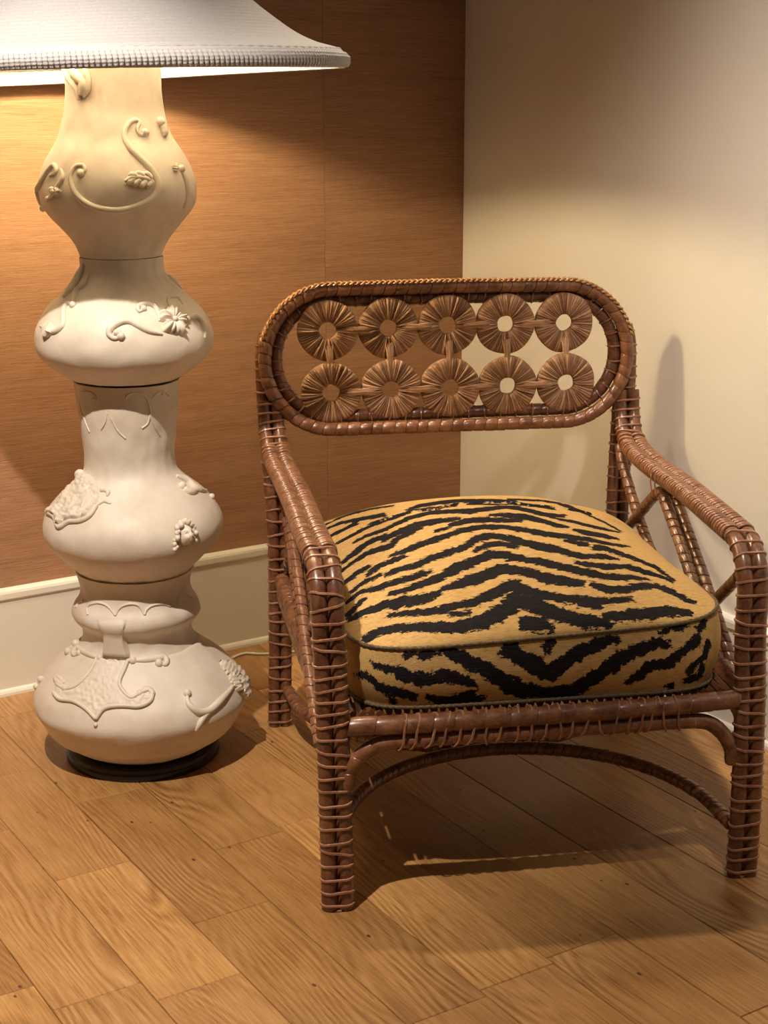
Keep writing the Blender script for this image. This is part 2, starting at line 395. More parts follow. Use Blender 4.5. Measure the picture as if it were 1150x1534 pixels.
for s in (-1, 1):
    xt = .347 if s < 0 else .334
    # front leg: foot to the shoulder of the arm
    P = [(s*.338, -.377, 0), (s*.3395, -.374, .14), (s*(.342 if s < 0 else .337), -.370, .30), (s*(xt-.002), -.366, .42), (s*xt, -.361, .492), (s*xt, -.345, .534), (s*(xt+.001), -.318, .556), (s*(xt+.002), -.285, .565)]
    o, Q = pair('front_leg', P, LEG_R); place_bindings(o, Q, (1, 0, 0), B_LEG, .012, plen(Q)-.004, .0215)
    # arm: shoulder back to the rear post, kicking up at the end
    P = [(s*(xt+.002), -.285, .565), (s*(xt+.005), -.18, .568), (s*.350, 0, .567), (s*.352, .18, .567), (s*.356, .30, .572), (s*.359, .355, .588), (s*.362, .388, .618), (s*.363, .400, .655), (s*.363, .404, .675)]
    o, Q = pair('armrest', P, LEG_R); place_bindings(o, Q, (1, 0, 0), B_ARM, .006, plen(Q)-.10, .0112, .1, .03)
    place_bindings(o, Q, (1, 0, 0), B_LEG, plen(Q)-.10, plen(Q)-.004, .019)
    # rear post
    P = [(s*.360, .377, 0), (s*.354, .388, .2), (s*.3515, .398, .42), (s*.358, .413, .55), (s*.364, .424, .66), (s*.365, .433, .76), (s*.357, .437, .80)]
    o, Q = pair('rear_leg', P, .0118); place_bindings(o, Q, (1, 0, 0), B_POST, .012, plen(Q)-.01, .0235)
    # side panel: a V cane and an inverted V cane crossing each other
    x = s*.346
    mb = MB(); wound(mb, [(x, .385, .565), (x, .345, .52), (x, .25, .452), (x, .15, .395), (x, .06, .345), (x, .0, .325), (x, -.06, .34), (x, -.135, .385), (x, -.21, .44), (x, -.29, .50), (x, -.345, .53)], .0098, .021, 10, step=.08)
    mb.build('brace', M_WRAP, chair, 40)
    mb = MB(); xi = x-s*.009
    wound(mb, [(xi, .365, .345), (xi, .30, .405), (xi, .215, .465), (xi, .14, .517), (xi, .10, .536), (xi, .055, .515), (xi, -.01, .475), (xi, -.10, .415), (xi, -.19, .352), (xi, -.27, .297), (xi, -.345, .262)], .0100, .021, 10, step=.08)
    mb.build('brace', M_WRAP, chair, 40)
    mb = MB(); xo = x+s*.013
    wound(mb, [(xo, .11, .545), (xo, .07, .527), (xo, .015, .492), (xo, -.07, .437), (xo, -.17, .368), (xo, -.26, .305), (xo, -.345, .268)], .0095, .02, 10, step=.08)
    mb.build('brace', M_WRAP, chair, 40)
    # small lashing of the inverted V to the arm
    mb = MB()
    for dy in (-.012, .012):
        tube(mb, [(xi-s*.014, .10+dy, .574), (xi-s*.0165, .10+dy, .556), (xi-s*.013, .10+dy, .535)], .0016, 6)
    mb.build('lashing', M_BIND, chair, 60)
    # side seat rail (two canes, closely wound)
    mb = MB()
    wound(mb, [(s*.338, -.355, .317), (s*.344, 0, .314), (s*.349, .375, .312)], .0145, .0165, 12, step=.10)
    wound(mb, [(s*.338, -.35, .289), (s*.344, 0, .286), (s*.349, .37, .284)], .0125, .0165, 12, step=.10)
    mb.build('side_rail', M_WRAP, chair, 40)
def single(name, P, r, pitch, mat=M_WRAP, **k):
    mb = MB(); wound(mb, P, r, pitch, 12, **k); return mb.build(name, mat, chair, 40)
# front rail: upper cane and a lower cane that bends down into the legs
fr = single('front_rail', [(-.318, -.378, .311), (-.15, -.384, .311), (.15, -.382, .312), (.316, -.371, .313)], .0150, .040, step=.04)
fr2 = single('front_rail', [(-.322, -.374, .205), (-.318, -.376, .235), (-.300, -.377, .262), (-.268, -.378, .280), (-.22, -.381, .2835), (-.1, -.383, .285), (.1, -.382, .2855), (.21, -.379, .284), (.262, -.374, .278), (.292, -.372, .256), (.309, -.370, .228), (.313, -.369, .205)], .0120, .030, step=.05)
B_RAIL = bind_set(.0138, .0140, .0042, slant=.006)
Qr = resample(np.array([(-.235, -.3825, .2985), (.235, -.3795, .2995)]), 60)
place_bindings(fr, Qr, (0, 0, 1), B_RAIL, 0, .47, .0215, .2, .12)
# rear rails
single('rear_rail', [(-.335, .40, .312), (0, .402, .312), (.335, .40, .312)], .0145, .03, step=.04)
# woven cane deck and the slats below it
mb = MB()
for k in range(46):
    x = -.322+k*.0143; C = [(x, y, .3195+.0011*math.sin(y*PI/.0143+k*PI)) for y in np.linspace(-.352, .385, 30)]; tube(mb, C, .0062*np.ones(30), 5)
deck = mb.build('seat_deck', M_CANE, chair, 40); deck['kind'] = 'stuff'

for k in range(6):
    y = -.28+k*.11
    mb = MB(); wound(mb, [(-.335, y, .303), (0, y, .302), (.335, y, .303)], .0075, .03, 8, step=.04); mb.build('seat_slat', M_CANE, chair, 40)
# the two bow stretchers: from the front legs back to the middle, from the rear legs forward to the middle
P = []
for i in range(13):
    t = PI*i/12; P.append((-.322*math.cos(t), -.362+.345*math.sin(t)**.85, .086+.008*math.sin(t)))
single('bow_stretcher', P, .0112, .016, step=.09)
P = []
for i in range(13):
    t = PI*i/12; P.append((-.342*math.cos(t), .372-.365*math.sin(t)**.92, .080+.010*math.sin(t)))
single('bow_stretcher', P, .0112, .016, step=.09)
# ---- back: outer and inner stadium loops
LC = (-.0055, .752)
def loop_y(z): return .404+.10*(z-.752)
def stad(hw, hh, dy, n=14):
    P = []; k = hh*.98; cxr = hw-k
    for i in range(n+1):
        a = -PI/2+PI*i/n; P.append((LC[0]+cxr+k*math.cos(a), LC[1]+hh*math.sin(a)))
    for q in (.5, 0., -.5): P.append((LC[0]+cxr*q, LC[1]+hh+.002*(1-abs(q))))
    for i in range(n+1):
        a = PI/2+PI*i/n; P.append((LC[0]-cxr+k*math.cos(a), LC[1]+hh*math.sin(a)))
    for q in (-.5, 0., .5): P.append((LC[0]+cxr*q, LC[1]-hh))
    return [(x, loop_y(z)+dy, z) for x, z in P]
single('back_loop', stad(.3665, .136, 0), .0126, .023, closed=True, step=.075)
single('back_loop', stad(.3435, .113, .016), .0122, .022, closed=True, step=.06, mat=M_CANE)
# ties between the two loops
Qo, Qi = catmull(stad(.3665, .136, 0), 56, True), catmull(stad(.3435, .113, .016), 800, True)
for i in range(55):
    a = Qo[i]; b_ = Qi[int(np.argmin(np.linalg.norm(Qi-a, axis=1)))]; d_ = (b_-a); d_ /= np.linalg.norm(d_); yv = np.array([0, 1., 0]); nn = yv-(yv@d_)*d_; nn /= np.linalg.norm(nn)
    mb = MB(); sh = (Qo[i+1]-Qo[i])*.12*random.uniform(-1, 1)
    tube(mb, [a+d_*.011-nn*.001, (a+b_)/2-nn*.0085+sh*.5, b_-d_*.004-nn*.0130+sh, b_+d_*.008-nn*.0110+sh, b_+d_*.0136-nn*.001+sh], np.array([.0012, .0017, .0018, .0017, .0012]), 5)
    mb.build('loop_tie', M_WRAP, chair, 60)
# plaited edging along the top and upper left of the outer loop
mb = MB(); Qt = catmull(stad(.3665, .136, 0), 400, True)
sel = [q for q in Qt if (q[2] > LC[1]+.03)]
sel = sorted(sel, key=lambda q: math.atan2(q[2]-LC[1], q[0]-LC[0])); sel = resample(np.array(sel), 260)
T, N, B = frames(sel, (0, 1, 0))
for ph in (0, PI*2/3, PI*4/3):
    C = []
    for i, q in enumerate(sel):
        out = np.cross(T[i], N[i]); 
        if out @ (q-np.array([LC[0], q[1], LC[1]-.2])) < 0: out = -out
        a = i*.62+ph; C.append(q+out*(.0132+.0022*math.sin(2*a)-.0022*(math.sin(a)**2))+N[i]*(.0092*math.sin(a)-.003))
    tube(mb, C, .0023, 6)
mb.build('plaited_edge', M_BRAID, chair, 60)
# ---- rosettes: flat rings wound radially with raffia
def rosette(seed, ro=.0600, ri=.0165):
    r_ = np.random.default_rng(seed); ns = 58; V = []; Fc = []; A = []
    w_ = .7+.6*r_.random(ns); ang = np.concatenate([[0], np.cumsum(w_)]); ang = ang/ang[-1]*2*PI
    prof = [(0., .0045), (.06, .0085), (.3, .0105), (.7, .010), (.94, .0075), (1., .003)]
    cols = []
    for i in range(ns):
        h = r_.random(); tw = r_.normal(0, .04); lift = .8+.45*h
        for q, hh in ((.0, .72), (.22, 1.), (.74, 1.02), (.97, .78)): cols.append((ang[i]+(ang[i+1]-ang[i])*q, hh, h, tw, lift))
    m = len(prof)
    rings = [(ri*(1+.05*math.sin(3*0)), -.004, 0)]
    for side in (1, -1):
        for (a, hh, h, tw, lift) in cols:
            for k, (t, th) in enumerate(prof):
                R_ = (ri+(ro-ri)*t)*(1+.012*math.sin(5*a+seed)+.03*(1-t)*math.sin(4*a+seed)); aa = a+tw*(t-.5)
                V.append((R_*math.cos(aa), -side*th*hh*(lift if 0 < t < 1 else 1)*.9, R_*math.sin(aa))); A.append(h)
    nc = len(cols); off = nc*m
    for i in range(nc):
        j = (i+1) % nc
        for k in range(m-1):
            Fc.append((i*m+k, i*m+k+1, j*m+k+1, j*m+k)[::-1]); Fc.append(tuple(off+x_ for x_ in (i*m+k, i*m+k+1, j*m+k+1, j*m+k)))
        Fc.append((i*m, j*m, off+j*m, off+i*m)[::-1]); Fc.append((i*m+m-1, j*m+m-1, off+j*m+m-1, off+i*m+m-1))
    me = mesh('rosette', V, Fc); at = me.attributes.new('strand', 'FLOAT', 'POINT'); at.data.foreach_set('value', np.array(A, dtype=np.float32)); return me
def bundle(P0, P1, half, name='rosette_tie'):
    """raffia strands binding two rosettes to each other"""
    mb = MB(); P0, P1 = np.array(P0), np.array(P1); d_ = P1-P0; L = np.linalg.norm(d_); d_ /= L; n_ = np.cross(d_, (0, 1, 0))
    for k in range(5):
        o_ = (k-2)/2.; Q = []
        for t in np.linspace(0, 1, 9):
            e = abs(2*t-1); spread = half*(.5+.75*e)
            Q.append(P0+d_*L*t+n_*(o_*spread+.0006*math.sin(7*t+k))+np.array([0, -.0098-.0012*(1-abs(o_))+.0045*e**4, 0]))
        tube(mb, Q, np.array([.0012, .002, .0025, .0026, .0027, .0026, .0025, .002, .0012]), 6)
    o = mb.build(name, M_RAFFIA, chair, 60)
    at = o.data.attributes.new('strand', 'FLOAT', 'POINT'); at.data.foreach_set('value', np.repeat(rng.random(5), len(o.data.vertices)//5).astype(np.float32)*.8+.2)
RX = [-.246, -.126, -.007, .110, .2305]
ROW = [(.8125, [-.003, -.001, .002, .0015, .0015]), (.691, [-.003, 0, 0, .0005, .003])]
cent = {}
for r_i, (z0, dz) in enumerate(ROW):
    for c_i, x in enumerate(RX):
        z = z0+dz[c_i]; x = x+(.003 if r_i else -.001); cent[r_i, c_i] = (x, loop_y(z)+.004, z)
        o = link('rosette', rosette(r_i*5+c_i+1), M_RAFFIA, chair, 70); o.location = cent[r_i, c_i]; o.rotation_euler = (random.uniform(-.03, .03), random.uniform(0, 6), random.uniform(-.04, .04))
for r_i in (0, 1):
    for c_i in range(4):
        a, b_ = np.array(cent[r_i, c_i]), np.array(cent[r_i, c_i+1]); d_ = b_-a; bundle(a+d_*.22, b_-d_*.22, .0065)
for c_i in range(5):
    a, b_ = np.array(cent[0, c_i]), np.array(cent[1, c_i]); d_ = b_-a; bundle(a+d_*.24, b_-d_*.24, .0065)

# ------------------------------------------------------------------ cushion
cush = empty('seat_cushion', CH_O, CH_RZ); tag(cush, 'tiger striped box cushion with corded piping on the rattan armchair seat', 'cushion')
CX, CY, HA, HB = -.003, -.008, .311, .362
def plan(s, t):
    """square -> superellipse"""
    m_ = max(abs(s), abs(t)); n_ = (abs(s)**7+abs(t)**7)**(1/7.) if m_ > 1e-9 else 1.
    k = m_/n_ if m_ > 1e-9 else 1.
    return CX+HA*s*k, CY+HB*t*k
def pip_z(s, t):   # upper piping height round the rim
    z = .437
    if t < -.2: z += (.012*(s) + .004*abs(s)**3)*min(1, (-.2-t)*1.6)
    if t > .3: z += .004
    return z
def top_z(s, t):
    e = max(0, (1-s*s))**.62*max(0, (1-t*t))**.62
    skew_t = t+.0
    return pip_z(s, t)*1.0 + .094*e*(1+.10*t) + .0025*math.sin(5*s+2)*math.sin(4*t+1)*e
NS, NT = 290, 330
V = []; Fc = []
warp = lambda q: math.copysign(abs(q)**.88, q)
for j in range(NT+1):
    for i in range(NS+1):
        s, t = math.sin(PI/2*(2*i/NS-1)), math.sin(PI/2*(2*j/NT-1))
        s = .6*s+.4*(2*i/NS-1); t = .6*t+.4*(2*j/NT-1)
        x, y = plan(s, t); V.append((x, y, top_z(s, t)))
for j in range(NT):
    for i in range(NS): a = j*(NS+1)+i; Fc.append((a, a+1, a+NS+2, a+NS+1))
topV = np.array(V); me_top = mesh('top_panel', V, Fc); bvh_top = BVHTree.FromPolygons([tuple(v) for v in V], Fc)
# rim line, counter-clockwise from the middle of the back
rim = []
n_r = 120
for (s0, t0, s1, t1) in ((0, 1, -1, 1), (-1, 1, -1, -1), (-1, -1, 1, -1), (1, -1, 1, 1), (1, 1, 0, 1)):
    for q in range(n_r):
        f = q/n_r; s, t = s0+(s1-s0)*f, t0+(t1-t0)*f; x, y = plan(s, t); rim.append((x, y, pip_z(s, t)))
rim.append(rim[0]); rim = resample(np.array(rim), 421)[:-1]
n_rim = len(rim); cen = np.array([CX, CY])
nrm = np.roll(rim, -1, 0)[:, :2]-np.roll(rim, 1, 0)[:, :2]; nrm = np.stack([-nrm[:, 1], nrm[:, 0]], 1)*-1
if (nrm[0] @ (rim[0, :2]-cen)) < 0: nrm = -nrm
nrm /= np.linalg.norm(nrm, axis=1)[:, None]
ZB = .331; NV = 30
boxV = []
for j in range(NV+1):
    q = j/NV
    for i in range(n_rim):
        z = rim[i, 2]+(ZB-rim[i, 2])*q; bul = .013*math.sin(PI*min(1, q*1.02))-.004*q
        boxV.append((rim[i, 0]+nrm[i, 0]*bul, rim[i, 1]+nrm[i, 1]*bul, z))
boxF = []
for j in range(NV):
    for i in range(n_rim): a, b_ = j*n_rim+i, j*n_rim+(i+1) % n_rim; boxF.append((a, a+n_rim, b_+n_rim, b_))
me_box = mesh('side_band', boxV, boxF+[tuple(range(NV*n_rim, (NV+1)*n_rim))])
bvh_box = BVHTree.FromPolygons([tuple(map(float, v)) for v in boxV], boxF)
arc = np.concatenate([[0], np.cumsum(np.linalg.norm(np.diff(rim[:, :2], axis=0), axis=1))])
boxUV = np.stack([np.tile(arc, NV+1), np.array(boxV)[:, 2]], 1)
A_, B_, C_, D_ = (480, 740, 3.8333), (760, 740, 3.8333), (510, 900, 3.8333), (780, 880, 3.8333)
TOPS = [(A_, l) for l in [
 [(25,178,3),(140,122,4),(300,84,4),(420,66,3)], [(490,92,3),(560,70,8),(680,50,9),(800,38,8),(1000,36,7),(1130,42,3)],
 [(30,202,4),(120,165,7),(250,140,9),(370,118,10)], [(500,93,3),(660,80,4),(780,68,4)], [(840,58,3),(1000,60,3),(1150,58,2)],
 [(50,245,5),(110,215,7),(210,165,8)], [(85,288,6),(150,255,6),(250,200,7),(330,165,8),(440,128,8),(520,100,5)],
 [(190,278,4),(270,238,6),(380,200,8),(500,140,9),(640,105,9),(760,100,9),(850,100,16),(960,85,10),(1060,75,8),(1150,80,8)],
 [(118,402,6),(180,350,10),(270,280,12),(380,235,9)], [(350,270,8),(450,215,14),(560,175,18),(680,155,14),(800,140,6)],
 [(118,442,5),(220,370,8),(290,330,12),(400,300,16),(440,255,12),(530,210,16),(580,185,10)],
 [(740,180,10),(830,155,14),(920,148,16),(1030,150,12),(1150,155,6)], [(970,122,5),(1060,120,10),(1150,130,14)], [(660,215,6),(730,195,7)],
 [(390,357,5),(480,330,12),(560,295,16),(680,255,16),(760,225,12),(840,205,15),(930,188,14),(1050,190,9),(1150,200,8)],
 [(135,515,8),(200,460,10),(280,415,8)], [(260,470,6),(330,415,12),(420,380,12),(490,355,6)],
 [(370,465,10),(440,435,10),(540,415,16),(620,375,18),(740,335,16),(830,305,18),(880,265,18),(950,240,18),(1040,245,14),(1150,280,18)],
 [(880,330,6),(940,300,14),(1000,285,14),(1080,290,12),(1120,300,4)], [(165,570,6),(240,510,8),(350,460,8)],
 [(145,630,6),(220,565,8),(330,540,14),(430,505,14),(540,475,14),(640,440,7)],
 [(400,570,8),(470,560,10),(560,525,18),(680,480,20),(780,425,28),(880,390,24),(980,345,20),(1060,350,20),(1150,365,14)],
 [(148,698,8),(210,640,9),(260,600,8)], [(700,545,10),(800,515,26),(880,490,30),(970,460,30),(1040,430,28),(1100,435,24),(1150,445,20)],
 [(155,725,10),(250,680,16),(350,645,20),(440,625,28),(540,610,28),(640,590,22),(690,565,16)],
 [(390,695,12),(500,685,14),(600,680,16),(720,660,18),(800,635,16),(900,615,22),(1000,570,26),(1080,530,30),(1150,520,30)], [(740,690,12),(860,685,14)],
 [(740,755,20),(880,750,24),(980,715,40),(1060,660,45),(1120,600,50),(1150,590,50)]]]
TOPS += [(B_, l) for l in [
 [(0,30,4),(200,38,4),(330,60,4),(480,120,3)], [(0,52,6),(150,65,7),(270,85,6)], [(300,60,4),(420,100,4),(560,165,4),(650,215,3)],
 [(0,75,7),(100,90,9),(220,120,10),(330,127,7)], [(0,122,12),(100,130,16),(200,155,12),(280,180,12),(350,192,4)], [(250,135,3),(400,165,7),(520,195,7),(640,220,3)],
 [(0,155,6),(80,157,3)], [(380,205,5),(460,225,13),(550,240,12),(640,260,3)],
 [(0,195,7),(120,210,14),(220,230,14),(350,245,14),(480,265,10),(600,290,6),(700,302,3)],
 [(0,245,14),(90,280,18),(200,305,24),(280,315,18),(360,345,16),(440,360,14),(540,358,12),(640,378,4)], [(330,268,6),(400,280,12),(470,295,7)],
 [(490,305,10),(560,312,12),(640,340,10),(740,375,8),(850,420,7),(960,500,4)], [(0,295,10),(60,305,6)],
 [(0,368,18),(100,375,14),(220,395,20),(320,420,18),(420,445,20),(520,465,18),(620,480,18),(720,480,10),(810,490,4)],
 [(390,392,5),(470,405,12),(580,418,16),(680,415,12),(800,450,10),(900,480,6),(950,505,4)],
 [(0,430,24),(120,450,22),(210,480,28),(320,500,24),(440,515,16)],
 [(470,515,12),(560,545,20),(660,550,20),(760,530,18),(860,530,14),(960,570,14),(1030,610,12),(1085,628,6)],
 [(0,520,35),(100,555,28),(200,585,24),(320,600,20),(420,610,22),(560,615,18),(720,605,12)], [(400,635,12),(540,650,12)]]]
TOPS += [(C_, l) for l in [[(55,272,14),(110,240,22),(200,185,22),(300,160,20),(420,150,22),(560,150,28),(700,150,38),(800,130,45),(900,80,50),(1000,20,50)]]]
TOPS += [(D_, l) for l in [[(0,205,40),(60,205,48),(130,215,42),(190,240,20)],
 [(-80,75,45),(0,80,45),(100,110,45),(200,150,45),(320,185,38),(430,200,35),(520,225,20)],
 [(470,165,14),(600,160,28),(720,150,30),(850,135,28),(980,150,10)]]]
BOXS = [(C_, l) for l in [
 [(370,315,10),(480,310,20),(560,300,14)], [(560,280,18),(620,295,28),(720,340,40),(840,400,45),(960,480,50),(1060,530,50)],
 [(690,240,8),(800,250,22),(900,265,38),(1000,310,45),(1100,370,45),(1180,420,45)], [(1000,240,14),(1010,290,20)],
 [(180,365,8),(270,390,20),(370,430,30),(480,460,32),(600,430,40),(700,450,30),(790,495,8)], [(80,430,14),(140,420,14),(180,460,16),(240,515,18),(330,525,25),(440,560,10)],
 [(280,570,14),(330,600,14),(440,600,12)], [(500,555,12),(580,575,20),(680,565,26),(750,545,28),(840,585,8)]]]
BOXS += [(D_, l) for l in [
 [(100,300,22),(150,325,35),(150,375,8)], [(200,290,16),(150,325,20)],
 [(-80,350,36),(0,395,36),(80,440,40),(180,500,50),(240,440,45),(320,380,45),(420,330,40),(500,312,26),(560,302,10)],
 [(-50,545,30),(0,565,24),(80,600,35),(190,625,40),(300,590,40),(400,530,50),(480,480,40),(560,410,45),(680,360,32),(760,325,25),(850,320,18)],
 [(600,545,10),(680,500,25),(740,450,35),(850,440,30),(890,400,25),(940,360,22),(1000,310,18),(1040,210,18),(1058,185,10)],
 [(610,615,12),(700,592,20),(800,585,16),(870,565,12)], [(950,490,14),(1000,440,16),(1055,400,12),(1075,310,10)], [(940,540,12),(1020,515,10),(1048,440,10)],
 [(800,262,8),(900,236,12),(970,212,8)]]]
camL = to_local(CAM)
def hit(bvh, px, py):
    d = dir_local(ray(px, py)); h = bvh.ray_cast(Vector(camL), Vector(d).normalized()); return h[0], h[2]
def stripe_field(pts, strokes, bvh, tomap):
    field = np.full(len(pts), .05)
    for (ox, oy, sc), L in strokes:
        L = np.array(L, float); Q = resample(L, max(6, int(plen(L[:, :2])/28))); Tn = np.gradient(Q[:, :2], axis=0); Tn /= np.linalg.norm(Tn, axis=1)[:, None]
        lo, hi = [], []
        for q, t in zip(Q, Tn):
            n_ = np.array([-t[1], t[0]]); pr = []; kw = 1.15 if q[2] < 12 else (1.0 if q[2] < 32 else .86)
            for sg in (-1, 1):
                h, fi = hit(bvh, ox+(q[0]+sg*n_[0]*q[2]*kw)/sc, oy+(q[1]+sg*n_[1]*q[2]*kw)/sc); pr.append(tomap(h, fi) if h is not None else None)
            if pr[0] is None and pr[1] is None: continue
            if pr[0] is None or pr[1] is None: continue
            lo.append(pr[0]); hi.append(pr[1])
        if len(lo) < 2: continue
        poly = np.array(lo+hi[::-1]); nxt = np.roll(poly, -1, 0)
        bb0, bb1 = poly.min(0)-.03, poly.max(0)+.03
        idx = np.where(((pts > bb0) & (pts < bb1)).all(1))[0]
        if not len(idx): continue
        p = pts[idx]; inside = np.zeros(len(idx), bool); dist = np.full(len(idx), 1.)
        for a, b_ in zip(poly, nxt):
            e = b_-a; L2 = max(1e-12, e@e); tt = np.clip(((p-a)@e)/L2, 0, 1); dist = np.minimum(dist, np.linalg.norm(p-a-tt[:, None]*e, axis=1))
            c_ = (a[1] > p[:, 1]) != (b_[1] > p[:, 1])
            if abs(b_[1]-a[1]) > 1e-12: inside ^= c_ & (p[:, 0] < (b_[0]-a[0])*(p[:, 1]-a[1])/(b_[1]-a[1])+a[0])
        field[idx] = np.minimum(field[idx], np.where(inside, -dist, dist))
    return field
def box_map(h, fi):
    i = int(np.argmin((rim[:, 0]-h.x)**2+(rim[:, 1]-h.y)**2)); return (arc[i], h.z)
f_top = stripe_field(topV[:, :2], TOPS, bvh_top, lambda h, fi: (h.x, h.y))
f_box = stripe_field(boxUV, BOXS, bvh_box, box_map)
# the sides away from the photograph carry the same kind of slanting stripes
far = (np.array(boxV)[:, 1] > -.22); ph = boxUV[:, 0]*1.0+np.abs(boxUV[:, 1]-.39)*1.2
f_syn = .012*np.sin(ph*2*PI/.085)
f_box = np.where(far & (np.tile(rim[:, 1], NV+1) > -.25), np.minimum(f_box, f_syn), f_box)
for me, fld in ((me_top, f_top), (me_box, f_box)):
    at = me.attributes.new('stripe', 'FLOAT', 'POINT'); at.data.foreach_set('value', fld.astype(np.float32))
link('top_panel', me_top, M_TIGER, cush, 180); link('side_band', me_box, M_TIGER, cush, 60)
for z_of, off in ((lambda i: rim[i, 2], .002), (lambda i: ZB, -.002)):
    Q = np.array([(rim[i % n_rim, 0]+nrm[i % n_rim, 0]*off, rim[i % n_rim, 1]+nrm[i % n_rim, 1]*off, z_of(i % n_rim)) for i in range(n_rim+1)])
    Q = resample(Q, 900); mb = MB(); rr = .0032*(1+.13*np.sin(np.arange(900)*PI*.5)); rr[-1] = rr[0]; tube(mb, Q, rr, 7, True, (0, 0, 1), slant=.0016)
    mb.build('piping', M_PIPING, cush, 70)

# ------------------------------------------------------------------ floor lamp
LX, LY = 1.096, 2.645
lamp = empty('floor_lamp', (LX, LY, 0)); tag(lamp, 'tall floor lamp of stacked off-white ceramic vases with a flared cloth shade', 'floor lamp')
AX = np.array([LX, LY, 0.])
def sil(y, xl, xr):
    """silhouette row of the photograph -> (radius, height) about the lamp axis"""
    d = ray((xl+xr)/2, y); t = (LX*d[0]+LY*d[1])/(d[0]**2+d[1]**2); P = CAM+t*d
    return (xr-xl)/2*t/F_PX, P[2]
SECT = [
 [(96,91,233),(125,92,234),(150,92,236),(170,88,238),(185,84,242),(205,77,248),(228,64,262),(250,55,275),(272,50,282),(290,50,283),(306,54,280),(322,66,271),(340,84,258),(358,102,246),(372,112,240),(383,117,238)],
 [(384,116,239),(396,117,239),(408,115,241),(420,106,252),(435,90,268),(452,70,285),(470,57,299),(487,50,309),(503,48,313),(518,49,312),(532,56,306),(545,70,294),(556,88,280),(567,106,264)],
 [(568,106,263),(580,108,262),(600,110,260),(625,114,259),(655,120,258),(685,125,258),(702,122,263),(716,108,276),(732,90,298),(750,75,316),(770,66,327),(788,65,330),(804,70,327),(820,82,317),(836,100,303),(850,118,290),(860,128,280)],
 [(852,117,290),(860,121,288),(872,124,286),(884,122,288),(895,116,297),(906,114,303),(917,116,303),(926,122,298),(934,128,290),(944,128,289),(956,122,294)],
 [(946,128,290),(954,116,300),(965,98,315),(980,78,332),(1000,59,350),(1020,50,361),(1040,48,365),(1058,55,361),(1076,67,352),(1094,81,341),(1110,95,329),(1122,107,318)]]
profiles = []
for S in SECT:
    base = np.array([sil(*r) for r in S]); cur = base.copy()
    for it in range(4):      # the outline seen from above is not the plain section: correct radius and height by the local slope
        sl = np.gradient(cur[:, 0])/np.where(np.abs(np.gradient(cur[:, 1])) < 1e-4, -1e-4, np.gradient(cur[:, 1]))
        tp = (CAM_H-cur[:, 1])/math.hypot(LX, LY); c = np.clip(sl*tp, -.6, .6)
        new = np.stack([base[:, 0]/np.sqrt(1-c*c), base[:, 1]+cur[:, 0]*c*tp], 1); cur = .5*cur+.5*new
    profiles.append([tuple(q) for q in cur])
# extend the lowest section to the plate and give each section a closed foot and mouth
profiles[4] = [q for q in profiles[4] if q[1] > .062]+[(.160, .049), (.142, .036), (.128, .028), (.119, .0225)]
def smooth_profile(p, n=48): return resample(catmull([(a, b_, 0) for a, b_ in p], 300)[:, :2], n)
def wob(sec, a, z):
    v = noise.noise(Vector((math.cos(a)*1.4+sec*7.3, math.sin(a)*1.4, z*9)))*.0030 + noise.noise(Vector((math.cos(a)*5+sec, math.sin(a)*5, z*34)))*.0017
    return v
SP = [smooth_profile(p) for p in profiles]
sections = []
NA = 120
for k, p in enumerate(SP):
    pts = [(p[0][0]-.010, p[0][1]-.03), (p[0][0]-.008, p[0][1]-.001), (p[0][0]-.002, p[0][1])]+[tuple(q) for q in p]+[(p[-1][0]-.006, p[-1][1]-.0015), (.03, p[-1][1]-.001)]
    V = []; Fc = []
    for r_, z in pts:
        for j in range(NA):
            a = 2*PI*j/NA; rr = r_+(wob(k, a, z) if r_ > .04 else 0); V.append((rr*math.cos(a), rr*math.sin(a), z))
    for i in range(len(pts)-1):
        for j in range(NA): Fc.append((i*NA+j, (i+1)*NA+j, (i+1)*NA+(j+1) % NA, i*NA+(j+1) % NA))
    sections.append(link('ceramic_vase', mesh('ceramic_vase', V, [f[::-1] for f in Fc]), M_CERAMIC, lamp, 50))
def r_at(sec, z):
    p = SP[sec]; o_ = np.argsort(p[:, 1]); return float(np.interp(z, p[o_, 1], p[o_, 0]))
def lhit(sec, px, py):
    """where the sight line through a pixel meets vase no. sec -> local point, outward normal"""
    d = ray(px, py); p = SP[sec]; zlo, zhi = p[:, 1].min(), p[:, 1].max()
    tc = (LX*d[0]+LY*d[1])/(d[0]**2+d[1]**2); best = None
    for t in np.linspace(tc*.9, tc*1.0, 500):
        P = CAM+t*d-AX; rr = math.hypot(P[0], P[1]); zz = min(max(P[2], zlo), zhi); g = rr-r_at(sec, zz)
        if best is None or g < best[0]: best = (g, P)
        if g <= 0: best = (g, P); break
    P = best[1].copy(); P[2] = min(max(P[2], zlo), zhi); a = math.atan2(P[1], P[0]); return surf(sec, a, P[2])
def surf(sec, a, z, h=0.):
    r_ = r_at(sec, z); dr = (r_at(sec, z+.004)-r_at(sec, z-.004))/.008; n_ = np.array([math.cos(a), math.sin(a), -dr]); n_ /= np.linalg.norm(n_)
    rr = r_+wob(sec, a, z)
    return np.array([rr*math.cos(a), rr*math.sin(a), z])+n_*h, n_
